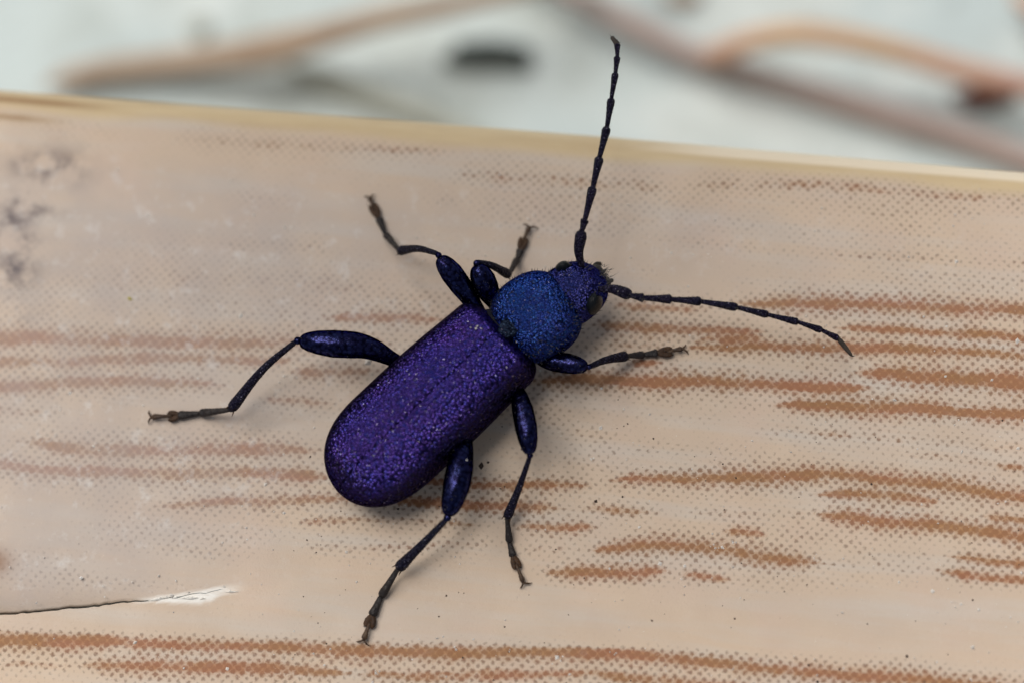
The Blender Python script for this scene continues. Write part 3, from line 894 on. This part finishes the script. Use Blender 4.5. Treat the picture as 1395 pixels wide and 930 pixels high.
antenna([(793,361,.27),(793,314,.34),(797,299,.355),(808,254,.38),(817,214,.40),(827,173,.42),(833,134,.435),(838.5,99,.45),(841,77,.455),(841,60,.455),(833,51,.45)],
        [15,10,11,11,10.5,9.5,8.5,8,7.5,7], 9)
joints_bow = Vector((0.0, 0.010, 0.004))
antenna([(820,395,.26),(860,403,.30),(877,406,.305),(916,408,.30),(956,411,.28),(1005,419,.25),(1047,429,.22),(1088,439,.18),(1120,450,.15),(1142,461,.12),(1161,485,.08)],
        [15,11,11.5,11,10.5,9.5,9,8.5,8,7], 9)

# --- legs
def seg_tube(path, rads, mat, name, parent, n=20, seg=14, flat=1.0, nhair=0, hl=.016):
    v, f = loft(path, rads, n, seg, flat)
    o = link_mesh(name, v, f, mat, parent)
    if nhair: hairs_on(v, f, nhair, hl, (path[-1] - path[0]).normalized())
    return o

def leg(femur, fw, tibia, tw, tarsus, claws, tmat=None, pad=True):
    F = [P(*q) for q in femur]
    w = fw / PXCM / 2
    root = seg_tube(F, [(0, w * .50), (.10, w * .56), (.26, w * .80), (.45, w * 1.0), (.65, w * 1.03), (.82, w * .88), (.93, w * .66), (.98, w * .42), (1, w * .15)],
                    MAT['femur'], 'leg', beetle, 36, 22, 0.95, 90, 0.013)
    T = [P(*q) for q in tibia]
    r = tw / PXCM / 2
    seg_tube(T, [(0, r * .30), (.04, r * .50), (.3, r * .62), (.7, r * .85), (.92, r * 1.08), (.98, r * .9), (1, r * .4)], MAT['tibia'], 'tibia', root, 26, 12, 0.9, 150, 0.018)
    # knee joint
    ellipsoid('knee', F[-1].lerp(T[0], .5), (Vector((w * .30, 0, 0)), Vector((0, w * .30, 0)), Vector((0, 0, w * .30))), MAT['femur'], root, 2)
    # end spurs of the shin
    d = (T[-1] - T[-2]).normalized()
    for s in (1, -1):
        sv_ = d.cross(Zu).normalized() * s
        v, f = loft([T[-1] - d * .008 + sv_ * r * .7, T[-1] + d * .012 + sv_ * r * 1.0], [(0, .0035), (1, .0006)], 4, 6)
        link_mesh('spur', v, f, MAT['claw'], root)
    # foot: four pieces
    Q = [PB(*q) for q in tarsus]
    Q[0] = T[-1] - d * .006
    wid = [r * .78, r * .82, r * 1.0, r * .62]
    for k in range(len(Q) - 1):
        a, b = Q[k], Q[k + 1]; dd = (b - a).normalized(); ww = wid[k]
        if k == 2 and pad:
            s_ = dd.cross(Zu).normalized()
            lobes = [loft([a - dd * .004, a.lerp(b, .5) + s_ * ww * .45 * q, b + dd * .012 + s_ * ww * .68 * q], [(0, ww * .4), (.5, ww * .55), (.85, ww * .52), (1, ww * .15)], 10, 10, .6) for q in (1, -1)]
            v, f = merge(*lobes); m = MAT['pad']; nm = 'tarsal_pad'
        elif k == 3:
            v, f = loft([a - dd * .006, a.lerp(b, .5) + Zu * .006, b], [(0, ww * .45), (.5, ww * .62), (.85, ww * .95), (1, ww * .4)], 12, 10, .85); m = MAT['claw']; nm = 'claw_segment'
        else:
            v, f = loft([a - dd * .006, a.lerp(b, .5), b], [(0, ww * .45), (.2, ww * .65), (.6, ww * .85), (.9, ww * 1.1), (1, ww * .7)], 12, 10, .8); m = MAT['tarsus'] if not tmat else tmat; nm = 'tarsus'
        link_mesh(nm, v, f, m, root)
        hairs_on(v, f, 40, .011, dd)
    for (cx, cyy) in claws:
        e = PB(cx, cyy, 0.004); a = Q[-1]
        mid = a.lerp(e, .55) + (Q[-1] - Q[-2])  .normalized() * .004 + Zu * .005
        v, f = loft([a, mid, e], [(0, .0042), (.5, .0034), (1, .0007)], 10, 7)
        link_mesh('claw', v, f, MAT['claw'], root)
    return root
h = 0.018
# front left
leg([(676,420,.16),(662,390,.20),(649,361,.25)], 33, [(650,357,.25),(670,362,.21),(694,375,.07)], 13,
    [(698,372,h+.01),(705,353,h),(709,341,h),(713,328,h),(721.5,310,h)], [(712,306),(734,312)])
# middle left
leg([(662,438,.15),(624,384,.21),(598,350,.26)], 30, [(597,346,.26),(570,339,.17),(543,342,.06)], 13,
    [(541,338,h+.01),(525,319,h),(516,297,h),(508.5,282,h),(504,270,h)], [(496,269),(512,266)])
# hind left
leg([(548,496,.17),(500,473,.23),(452,468,.25),(407,464,.24)], 36, [(404,464,.24),(357,504,.16),(313,559,.06)], 15,
    [(311,561,h+.01),(272,562.5,h),(243,565.5,h),(233,566.5,h),(206,567.5,h)], [(203,558),(203,578)])
# front right
leg([(722,480,.15),(745,490,.16),(775,495,.18),(801,500,.19)], 27, [(803,499,.18),(826,490,.13),(854,484.5,.05)], 14,
    [(853,484.5,h+.01),(877,483,h),(896,480.5,h),(912,479,h),(930,475,h)], [(934,469),(938,483)])
# middle right
leg([(700,520,.17),(709,546,.20),(717,584,.22),(722,619,.21)], 29, [(722,621,.20),(707,664,.13),(690,706,.055)], 12.5,
    [(690,710,h+.01),(694,738,h),(699,757,h),(704,770,h),(713,793,h)], [(708,801),(725,793)])
# hind right
leg([(636,588,.18),(629,622,.22),(622,660,.24),(610,703,.22)], 36, [(609,706,.21),(576,740,.14),(541,775,.06)], 15,
    [(538,781,h+.01),(519,812,h),(507,838,h),(503,850,h),(495.5,871,h)], [(485,873),(504,879)])

# hairs on body margins and mouth
hv = [q.co.copy() for q in head.data.vertices]; hf = [tuple(p.vertices) for p in head.data.polygons]
hairs_on(hv, hf, 260, 0.016, hx)
for _ in range(120):
    p = P(random.gauss(817, 6), random.gauss(376, 6), random.uniform(.13, .2))
    hair(p, hx + Vector((random.gauss(0, .6), random.gauss(0, .6), random.gauss(0, .4))), random.uniform(.015, .04), .0014)
pv = [q.co.copy() for q in pron.data.vertices]; pf = [tuple(p.vertices) for p in pron.data.polygons]
hairs_on(pv, pf, 500, 0.014, hx * .2)
ho = link_mesh('hair', HV, HF, MAT['hair'], beetle, smooth=False)
tag(ho, 'short stiff hairs', kind='stuff')

# ------------------------------------------------------------------ dust
def specks(name, spots, mat, label):
    V, F = [], []
    for (p, r) in spots:
        n0 = len(V)
        o = [Vector((random.uniform(.6, 1.3), 0, 0)), Vector((-random.uniform(.6, 1.3), 0, 0)), Vector((0, random.uniform(.5, 1.2), 0)), Vector((0, -random.uniform(.5, 1.2), 0)), Vector((0, 0, random.uniform(.4, .9))), Vector((0, 0, -.3))]
        rot = Matrix.Rotation(random.uniform(0, 6.28), 3, 'Z')
        V += [p + rot @ (q * r) for q in o]
        for t in ((0, 2, 4), (2, 1, 4), (1, 3, 4), (3, 0, 4), (2, 0, 5), (1, 2, 5), (3, 1, 5), (0, 3, 5)):
            F.append(tuple(n0 + k for k in t))
    o = link_mesh(name, V, F, mat, None, smooth=False)
    return tag(o, label, 'dust', kind='stuff')
wspots = []
for _ in range(800):
    x = random.uniform(-60, 1450); y = random.uniform(230, 980)
    if random.random() > (0.25 + 0.75 * (x / 1395) * 0.6 + 0.4 * (y / 930)): continue
    wspots.append((PB(x, y, 0.001), 0.0034 * math.exp(random.gauss(0, .5))))
for (x, y, r) in [(390,309,.008),(315,246,.007),(87,183,.007),(836,274,.007),(963,352,.006),(611,262,.005),(598,282,.005),(1107,404,.005),(982,745,.010),(995,738,.008),(972,743,.008),(700,540,.004),(806,624,.008),(760,592,.004),(1109,757,.006),(516,913,.008),(510,918,.006),(1224,698,.005),(980,609,.005),(693,886,.006),(834,889,.006),(953,492,.004),(963,502,.004),(1072,588,.005),(1299,820,.005),(245,622,.006),(233,610,.006),(192,619,.005),(303,799,.007)]:
    for k in range(3):
        wspots.append((PB(x + random.gauss(0, 3), y + random.gauss(0, 2), 0.001), r * random.uniform(.35, .75)))
specks('dust_specks', wspots, MAT['speck'], 'scattered white dust specks on the board')
dspots = []
for _ in range(170):
    x = random.uniform(400, 1450); y = random.uniform(560, 980)
    dspots.append((PB(x, y, 0.0005), 0.0026 * math.exp(random.gauss(0, .5))))
for (x, y, r) in [(888,845,.008),(598,839,.006),(796,787,.006),(1236,893,.010),(1134,577,.004),(625,806,.005),(1001,842,.006),(890,597,.006),(842,544,.005),(855,577,.007),(850,580,.005)]:
    dspots.append((PB(x, y, 0.0005), r * .7))
specks('dirt_specks', dspots, MAT['darkspeck'], 'scattered dark dirt specks on the board')

def beetle_specks():
    spots = []
    for (x, y, z, r) in [(648,447,.352,.008),(650,444,.352,.006),(641,446,.352,.004),(656,448,.352,.004),(704,466,.33,.004),(636,626,.30,.005),(700,540,.02,.003),(509,620,.33,.004),(465,700,.02,.003),(860,411,.31,.005),(842,397,.31,.004),(916,411,.29,.004),(560,545,.36,.003),(600,500,.365,.003),(690,500,.34,.004)]:
        spots.append((P(x, y, z), r * .7))
    return spots
o = specks('dust', beetle_specks(), MAT['speck'], None)
del o['category']
o.parent = beetle
specks('pollen', [(PB(176, 407, .002), .009), (PB(179, 408, .002), .006)], mat_plain('yellow_pollen', srgb(214, 206, 96), srgb(190, 180, 80), 20), 'yellow pollen grain left of the beetle on the board')
